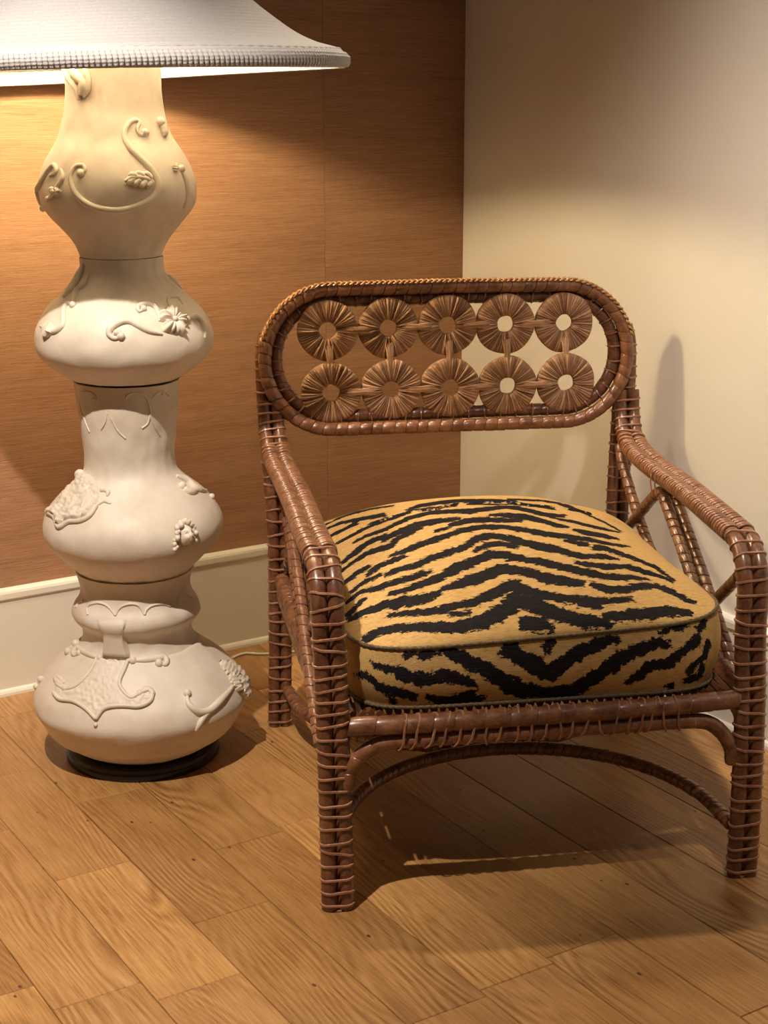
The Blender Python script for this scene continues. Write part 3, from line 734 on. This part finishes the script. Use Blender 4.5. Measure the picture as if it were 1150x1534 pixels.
def scroll(sec, P, r, name='scroll', taper=True, sc=1., off=(0, 0), knob=True, lift=.15, mb=None):
    own = mb is None; mb = mb or MB()
    P = [(x/sc+off[0], y/sc+off[1]) for x, y in P]
    Q2 = catmull([(x, y, 0) for x, y in P], max(10, 5*len(P)))
    H = [lhit(sec, q[0], q[1]) for q in Q2]
    C = np.array([h[0]+h[1]*r*lift for h in H]); n = len(C)
    t = np.linspace(0, 1, n); rr = r*(np.clip(.45+2.2*np.minimum(t, 1-t), .45, 1) if taper else np.ones(n))
    rr = rr*1.12; tube(mb, C, rr, 8)
    if knob:
        for e in (0,) if knob == 1 else (0, -1): mb.ball(C[e], r*1.35, 8, 6)
    if own: return mb.build(name, M_CERAMIC, sections[sec], 60)
z1 = dict(sc=2.2115)
scroll(0, [(480,440),(465,447),(453,428),(462,406),(445,398),(422,415),(412,450),(430,490),(470,530),(505,570),(522,610),(508,650),(460,680),(400,695),(340,692),(290,675),(255,645),(238,610),(235,580),(250,552),(275,548),(282,565),(268,575)], .0056, knob=2, **z1)
scroll(0, [(120,690),(118,650),(140,600),(165,560),(180,548),(186,570),(165,582)], .0048, **z1)
scroll(0, [(160,660),(185,625),(205,590),(200,560)], .0045, **z1)
scroll(0, [(530,405),(540,430),(545,455)], .007, **z1)
scroll(0, [(600,560),(615,600),(620,650),(608,690)], .0055, **z1)
def leaf(sec, px, py, size, ang, name='leaf', lobes=4, h=.006):
    """small serrated leaf lying on the vase"""
    P, n_ = lhit(sec, px, py); zax = np.array([0, 0, 1.]); ux = np.cross(zax, n_); ux /= np.linalg.norm(ux); uy = np.cross(n_, ux)
    d1 = ux*math.cos(ang)+uy*math.sin(ang); d2 = -ux*math.sin(ang)+uy*math.cos(ang); mb = MB()
    N_ = 26; top = []; lowr = []; mid = []
    for i in range(N_+1):
        t = i/N_; wdt = size*.42*math.sin(PI*min(1, t*.97+.03))**.7*(.72+.28*abs(math.sin(lobes*PI*t)))
        c = P+d1*size*(t-.5)+n_*(h*.9+h*.5*math.sin(2.2*t)); mid.append(c); top.append(c+d2*wdt+n_*h*(.25*math.sin(lobes*2*PI*t)-.6)); lowr.append(c-d2*wdt+n_*h*(.25*math.sin(lobes*2*PI*t+1)-.6))
    V = top+mid+lowr+[v-n_*.012 for v in top]+[v-n_*.012 for v in lowr]; m = N_+1; Fc = []
    for i in range(N_):
        Fc += [(i, i+1, m+i+1, m+i), (m+i, m+i+1, 2*m+i+1, 2*m+i), (3*m+i, 3*m+i+1, i+1, i), (2*m+i, 2*m+i+1, 4*m+i+1, 4*m+i)]
    mb.add(V, Fc); return mb.build(name, M_CERAMIC, sections[sec], 50)
def frond(sec, rib, lobes, r, **z):
    mb = MB(); scroll(sec, rib, r, mb=mb, knob=False, lift=.9, **z)
    for L in lobes: scroll(sec, L, r*1.05, mb=mb, knob=False, lift=.8, **z)
    return mb.build('leaf', M_CERAMIC, sections[sec], 60)
frond(0, [(505,605),(470,592),(440,590),(412,602)], [[(498,602),(490,612),(482,624)],[(482,598),(470,610),(458,622)],[(465,594),(450,606),(438,618)],[(448,592),(432,602),(420,612)],[(498,598),(485,582),(468,574)],[(478,592),(462,580),(445,575)],[(458,590),(440,582),(424,584)]], .0052, **z1)
frond(0, [(165,628),(182,636),(205,632)], [[(175,632),(170,622)],[(188,635),(192,622)],[(190,636),(198,648)]], .0042, **z1)
leaf(0, 262, 252, .016, 1.2)
def bumps(sec, pts, name='relief', sc=1., off=(0, 0)):
    for x, y, r in pts:
        mb = MB(); P, n_ = lhit(sec, x/sc+off[0], y/sc+off[1]); mb.ball(P+n_*r*.25, r, 9, 7); mb.build(name, M_CERAMIC, sections[sec], 60)
# drooping leaf below the shade
mb = MB()
for P, r in (([(97,104),(106,118),(118,134),(120,150)], .006), ([(108,102),(118,114),(128,124),(124,143)], .0085), ([(126,100),(131,112),(133,128),(127,146)], .006)):
    scroll(0, P, r, mb=mb, knob=False, lift=.7)
mb.build('leaf', M_CERAMIC, sections[0], 60)
z2 = dict(sc=3.108, off=(30, 330))
scroll(1, [(470,540),(440,550),(415,530),(425,500),(470,472),(510,470),(550,490),(600,515),(660,530)], .0058, **z2)
scroll(1, [(470,515),(455,525),(440,515)], .006, knob=False, **z2)
scroll(1, [(575,412),(555,425),(548,402),(590,390),(630,405),(645,440),(650,470)], .0045, **z2)
scroll(1, [(775,460),(810,448),(840,470),(858,510),(862,548)], .0055, **z2)
scroll(1, [(690,395),(690,362),(728,358),(755,390)], .0026, knob=False, **z2)
def flower(sec, px, py, R_):
    P, n_ = lhit(sec, px, py); zax = np.array([0, 0, 1.]); ux = np.cross(zax, n_); ux /= np.linalg.norm(ux); uy = np.cross(n_, ux); mb = MB()
    V = []; Fc = []; na, nr = 72, 7
    for i in range(nr+1):
        t = i/nr
        for j in range(na):
            a = 2*PI*j/na; pet = abs(math.cos(2.5*a)); rad = R_*t*(.66+.34*pet**.6)*(1+.04*math.sin(9*a))
            hh = .004+.010*math.sin(PI*min(1, t*.9))*(.55+.45*pet)+.004*t*math.sin(14*a) - (.012 if i == nr else 0)
            V.append(P+ux*rad*math.cos(a)+uy*rad*math.sin(a)+n_*hh)
    for i in range(nr):
        for j in range(na): Fc.append((i*na+j, (i+1)*na+j, (i+1)*na+(j+1) % na, i*na+(j+1) % na))
    mb.add(V, Fc); mb.ball(P+n_*.010, R_*.16, 8, 6); return mb.build('flower', M_CERAMIC, sections[sec], 60)
flower(1, 259, 481, .030)
scroll(1, [(300,205),(285,255),(250,310),(205,360)], .0075, knob=False, **z2)
scroll(1, [(318,250),(296,300),(262,330),(240,390)], .0050, knob=False, **z2)
scroll(1, [(245,395),(215,390),(200,430),(195,490),(150,518),(95,492)], .0052, **z2)
leaf(1, 71, 494, .036, -.25, lobes=2, h=.008)
scroll(1, [(690,255),(735,290),(750,320)], .005, knob=False, **z2)
for L in ([(325,985),(295,915),(277,855),(283,808),(315,798),(345,815),(352,832),(338,832)], [(480,815),(488,835),(500,815),(540,803),(585,822),(603,870),(612,930),(650,1000)], [(405,897),(400,935),(380,972)], [(425,920),(455,980),(490,1015)], [(605,900),(595,945),(568,968)], [(612,830),(640,800),(665,795)], [(655,815),(668,800),(690,815)]):
    scroll(2, L, .0016, 'incised_line', False, knob=False, lift=0., **z2)
z3 = dict(sc=2.875, off=(0, 680))
scroll(2, [(760,95),(800,115),(840,150),(880,160)], .007, knob=False, **z3); scroll(2, [(785,140),(815,165),(845,158)], .0065, **z3)
bumps(2, [(905, 185, .006)], **z3)
# little child's-head mask: face with brow, nose, cheeks, chin and a ring of curls
P, n_ = lhit(2, 275, 801); ux = np.cross((0, 0, 1.), n_); ux /= np.linalg.norm(ux); uy = np.cross(n_, ux)
# the mask looks a little to its left
mb = MB(); fx = lambda a, b_, c: P+ux*a+uy*b_+n_*c
V = []; Fc = []
for i in range(13):
    for j in range(13):
        s, t = i/6-1, j/6-1; e = max(0, 1-s*s-t*t*.8)
        g = lambda x, y, wx, wy: math.exp(-((s-x)/wx)**2-((t-y)/wy)**2)
        hh = .015*math.sqrt(e)+.006*g(.08, -.05, .16, .26)-.004*g(-.32, .12, .2, .13)-.004*g(.45, .12, .2, .13)+.003*g(-.4, -.28, .25, .25)+.003*g(.45, -.28, .25, .25)+.003*g(.08, -.5, .22, .09)-.003*g(.08, -.42, .2, .05)+.003*g(.08, -.78, .2, .14)+.002*g(.05, .4, .5, .2)
        V.append(fx(s*.0150, t*.0185, hh*1.25+.002))
for i in range(12):
    for j in range(12): a = i*13+j; Fc.append((a, a+13, a+14, a+1))
mb.add(V, Fc); face = mb.build('face_mask', M_CERAMIC, sections[2], 180)
mb = MB()
for i in range(26):
    a = math.radians(-10+i*205/25); rr = .0185+.0055*random.random(); mb.ball(fx(rr*math.cos(a)*.95-.001, .003+rr*math.sin(a)*.95, .006+.007*random.random()), .0040+.0022*random.random(), 8, 6)
for a, b_ in ((-.022, -.006), (-.025, -.013), (-.022, -.019), (-.027, -.022), (.020, -.008), (.022, -.014)): mb.ball(fx(a, b_, .003), .0046, 8, 6)
mb.build('curls', M_CERAMIC, sections[2], 60)
mb = MB()
for L in ([(383,692),(378,665),(392,648),(425,640),(455,648),(478,668),(497,695)], [(497,695),(512,668),(535,652),(570,645),(600,655),(622,692)], [(622,692),(632,668),(660,650),(700,645),(730,655)], [(765,655),(768,625),(795,605),(825,618)], [(330,660),(342,640),(360,632)]):
    scroll(3, L, .0022, mb=mb, taper=False, knob=False, lift=.1, **z3)
mb.build('scallop_line', M_CERAMIC, sections[3], 60)
# strap bridging the collar and the shield on the big vase
mb = MB(); V = []; Fc = []; NR = 12
for i in range(NR+1):
    t = i/NR; pinch = math.sin(PI*min(1, t*1.05))**.8
    for q in np.linspace(0, 1, 9):
        xt_, xb_ = 138+q*60, 148+q*48
        A0, n0 = lhit(3, xt_, 924); B0, n1 = lhit(4, xb_, 974); mid = 169.5+(q-.5)*36
        A1, n2 = lhit(3, mid, 930); B1, n3 = lhit(4, mid, 971)
        A2 = A0*(1-pinch)+A1*pinch; B2 = B0*(1-pinch)+B1*pinch
        P = A2*(1-t)+B2*t+(n0*(1-t)+n1*t)*.002; rc = math.hypot(P[0], P[1])
        rs = max([r_at(k_, P[2]) for k_ in (3, 4) if SP[k_][:, 1].min() <= P[2] <= SP[k_][:, 1].max()] or [0]); rn = max(rc, rs+.0045)+.001; P = np.array([P[0]*rn/rc, P[1]*rn/rc, P[2]])
        if q in (0., 1.) or i in (0, NR): P = P-np.array([P[0], P[1], 0])/math.hypot(P[0], P[1])*.012
        V.append(P)
for i in range(NR):
    for j in range(8): a = i*9+j; Fc.append((a, a+9, a+10, a+1))
mb.add(V, Fc); mb.build('strap', M_CERAMIC, sections[3], 60)
# shield relief on the big vase
OUT = [(432,832),(420,880),(385,945),(335,998),(285,1012),(245,992),(235,1030),(262,1056),(320,1066),(372,1096),(415,1140),(452,1096),(520,1085),(600,1088),(648,1062),(655,1028),(635,1018),(600,1032),(565,1050),(530,1022),(515,982),(540,920),(567,842)]
def patch(sec, OUTL, name, h0, amp, freq, smooth=180, step=2.0, ridge=None):
    poly = catmull([(x/2.875, y/2.875+680, 0) for x, y in OUTL], 150, True)[:, :2]
    def inside(x, y):
        c = False
        for (x1, y1), (x2, y2) in zip(poly[:-1], poly[1:]):
            if (y1 > y) != (y2 > y) and x < (x2-x1)*(y-y1)/(y2-y1)+x1: c = not c
        return c
    mb = MB(); lo, hi = poly.min(0)-4, poly.max(0)+4
    gx = np.arange(lo[0], hi[0], step); gy = np.arange(lo[1], hi[1], step); idx = {}; V = []; Fc = []
    for i, x in enumerate(gx):
        for j, y in enumerate(gy):
            dd = np.min(np.hypot(poly[:, 0]-x, poly[:, 1]-y)); ins = inside(x, y)
            if ins or dd < step*1.5:
                P, n_ = lhit(sec, x, y); h = h0*min(1, .35+dd/6) if ins else -.0015
                if ins and dd > 3:
                    if ridge is None: h += amp*noise.noise(Vector((x*freq, y*freq, 3)))
                    else:
                        u_ = x*math.cos(ridge)+y*math.sin(ridge); v_ = -x*math.sin(ridge)+y*math.cos(ridge)
                        h += amp*(1-2*abs(noise.noise(Vector((u_*freq, v_*freq*.22, 3)))))+amp*.5*noise.noise(Vector((x*.3, y*.3, 9)))
                idx[i, j] = len(V); V.append(P+n_*h)
    for (i, j) in list(idx):
        if (i+1, j) in idx and (i, j+1) in idx and (i+1, j+1) in idx: Fc.append((idx[i, j], idx[i, j+1], idx[i+1, j+1], idx[i+1, j]))
    mb.add(V, Fc); return mb.build(name, M_CERAMIC, sections[sec], smooth)
FIG = [(205,250),(240,272),(258,315),(300,292),(350,288),(390,266),(416,225),(430,165),(415,120),(385,88),(352,80),(338,112),(300,150),(245,200)]
patch(2, FIG, 'draped_figure', .0065, .0060, .13, ridge=math.radians(38), step=1.5)
scroll(2, FIG[:7], .0042, 'figure_hem', False, knob=False, lift=.5, **z3); scroll(2, [(440,155),(465,160),(462,182)], .004, **z3); scroll(2, [(418,222),(450,203),(478,214)], .0036, knob=False, **z3)
bumps(2, [(352, 92, .0105)], 'figure_head', **z3)
patch(4, OUT, 'shield', .0040, .0035, .2)
scroll(4, OUT[:6], .0034, 'shield_edge', False, knob=False, lift=.8, **z3); scroll(4, OUT[6:11], .0036, 'shield_edge', False, knob=False, lift=.8, **z3)
scroll(4, OUT[10:16], .0038, 'shield_edge', False, knob=False, lift=.8, **z3); scroll(4, OUT[16:], .0034, 'shield_edge', False, knob=False, lift=.8, **z3)
scroll(4, [(285,1010),(250,985),(240,965),(262,972),(275,990)], .0055, **z3); scroll(4, [(600,1032),(632,1012),(655,1030),(640,1052),(612,1048)], .0052, **z3)
scroll(4, [(428,835),(392,812),(352,824),(318,852),(322,868),(340,858)], .0050, knob=2, **z3)
scroll(4, [(570,858),(620,842),(678,858),(715,885),(712,908),(685,903)], .0060, knob=2, **z3)
scroll(4, [(803,1030),(808,1075),(850,1108),(898,1104),(955,1052),(1000,1000)], .0062, knob=1, **z3)
scroll(4, [(925,1080),(890,1115),(862,1150),(842,1190)], .0052, knob=False, **z3)
bumps(4, [(413, 1167, .0042)], 'drop', **z3)
for x, y, sz, an, lb in ((985, 930, .050, -1.35, 6), (1022, 945, .062, -1.5, 5), (1045, 1000, .055, -1.55, 4), (1010, 985, .040, -1.9, 5)):
    leaf(4, x/2.875, y/2.875+680, sz, an, 'acanthus_leaf', lb, .0085)
bumps(4, [(190,862,.008),(215,848,.0055),(232,826,.009),(250,810,.006),(272,788,.009),(290,785,.005),(150,975,.007),(147,1003,.006)], 'rosebud', **z3)
scroll(4, [(190,865),(230,830),(275,790)], .006, knob=False, **z3)
# dark base plate
mb = MB(); ro = .149
rings = [(.02, .0215), (ro-.008, .0215), (ro-.005, .0205), (ro-.004, .0135), (ro, .0115), (ro, .003), (ro-.002, 0), (.02, 0)]
V = []; Fc = []
for r_, z in rings:
    for j in range(72): V.append((r_*math.cos(2*PI*j/72), r_*math.sin(2*PI*j/72), z))
for i in range(len(rings)-1):
    for j in range(72): Fc.append((i*72+j, (i+1)*72+j, (i+1)*72+(j+1) % 72, i*72+(j+1) % 72))
Fc.append(tuple(range(72))); Fc.append(tuple(range(7*72, 8*72))[::-1])
mb.add(V, Fc); mb.build('base_plate', M_BLACK, lamp, 40)
# stem, socket and bulb inside the shade
ZT = SP[0][:, 1].max()
mb = MB(); tube(mb, [(0, 0, ZT-.08), (0, 0, 1.40)], .009, 12); mb.build('stem', M_BRASS, lamp, 40)
mb = MB(); tube(mb, [(0, 0, 1.395), (0, .035, 1.438)], .019, 16); mb.build('socket', M_BRASS, lamp, 40)
mb = MB(); mb.ball((0, .045, 1.475), .042, 20, 14); mb.build('bulb', M_BULB, lamp, 180)
# shade: flared cone, turned-out hem with a pleated band
SHC = (0., 0., 1.288); SR = .414
sh = [(SR-.004, -.001), (SR, .003), (SR+.001, .016), (SR-.004, .026), (SR-.014, .034), (SR-.030, .039), (SR-.055, .047), (SR-.088, .064), (SR-.12, .087), (SR-.157, .117), (SR-.20, .157), (SR-.25, .212), (SR-.295, .268), (SR-.34, .325)]
outer = smooth_profile(sh, 70); inner = [(r_-.005, z+.0015) for r_, z in outer[::-1]]
pts = [tuple(p) for p in outer]+inner; V = []; Fc = []; NB = 160
for r_, z in pts:
    for j in range(NB): a = 2*PI*j/NB; q = 1+.004*math.sin(3*a+1)+.0025*math.sin(7*a); V.append((r_*q*math.cos(a), r_*q*math.sin(a), z+.004*math.sin(2*a+.6)))
n = len(pts)
for i in range(n):
    for j in range(NB): Fc.append((i*NB+j, i*NB+(j+1) % NB, ((i+1) % n)*NB+(j+1) % NB, ((i+1) % n)*NB+j))
shade = link('lamp_shade', mesh('lamp_shade', V, Fc), M_SHADE, lamp, 60); shade.location = SHC; shade.rotation_mode = 'QUATERNION'; shade.rotation_quaternion = (Matrix.Rotation(math.radians(2.0), 3, Vector((-.383, -.924, 0))) @ Matrix.Rotation(math.radians(.8), 3, Vector((-.924, .383, 0)))).to_quaternion()
# hem: beaded stitch roll above, pleats below
mb = MB(); npl = 300
for j in range(npl):
    a = 2*PI*j/npl; q = 1+.004*math.sin(3*a+1)+.0025*math.sin(7*a); zo = .004*math.sin(2*a+.6); c, s_ = math.cos(a), math.sin(a)
    tube(mb, [((SR+.0005)*q*c, (SR+.0005)*q*s_, .0015+zo), ((SR+.0032)*q*c, (SR+.0032)*q*s_, .008+zo), ((SR+.0030)*q*c, (SR+.0030)*q*s_, .017+zo), ((SR-.003)*q*c, (SR-.003)*q*s_, .0245+zo)], np.array([.0026, .0040, .0038, .0026]), 6)
hem = mb.build('pleated_hem', M_SHADE, shade, 60); hem['kind'] = 'stuff'
mb = MB(); Q = []
for j in range(481):
    a = 2*PI*j/480; q = 1+.004*math.sin(3*a+1)+.0025*math.sin(7*a); zo = .004*math.sin(2*a+.6); Q.append(((SR-.012)*q*math.cos(a), (SR-.012)*q*math.sin(a), .0305+zo))
rr = .0032*(1+.22*np.sin(np.arange(481)*PI/2.)); rr[-1] = rr[0]; tube(mb, np.array(Q), rr, 6, True, (0, 0, 1)); mb.build('hem_cord', M_SHADE, shade, 60)
mb = MB()
for k in range(3):
    a = 2*PI*k/3+.4; tube(mb, [(0, 0, 1.600), (.072*math.cos(a)+SHC[0], .072*math.sin(a)+SHC[1], 1.608)], .0025, 6)
tube(mb, [(.06, 0, 1.42), (.075, 0, 1.48), (.045, 0, 1.53), (0, 0, 1.600)], .0022, 6); tube(mb, [(-.06, 0, 1.42), (-.075, 0, 1.48), (-.045, 0, 1.53), (0, 0, 1.600)], .0022, 6); tube(mb, [(-.06, 0, 1.42), (-.02, 0, 1.392), (.02, 0, 1.392), (.06, 0, 1.42)], .0022, 6)
mb.build('shade_carrier', M_BRASS, lamp, 40)

# ------------------------------------------------------------------ lamp cable on the floor behind the chair
mb = MB(); Pc = [(LX+.10, LY+.085, .0045), (LX+.20, LY+.20, .0035), (LX+.30, LY+.31, .0035), (1.505, 3.024, .0035), (1.555, 2.994, .0035), (1.70, 2.955, .0035), (1.90, 2.96, .0035), (2.05, 3.0, .0035), (2.118, 2.93, .0035)]
tube(mb, catmull(Pc, 90), .0032, 8); o = mb.build('power_cord', M_CORD, None, 60); tag(o, 'thin white power cord lying on the oak floor along the baseboard behind the armchair', 'cord')
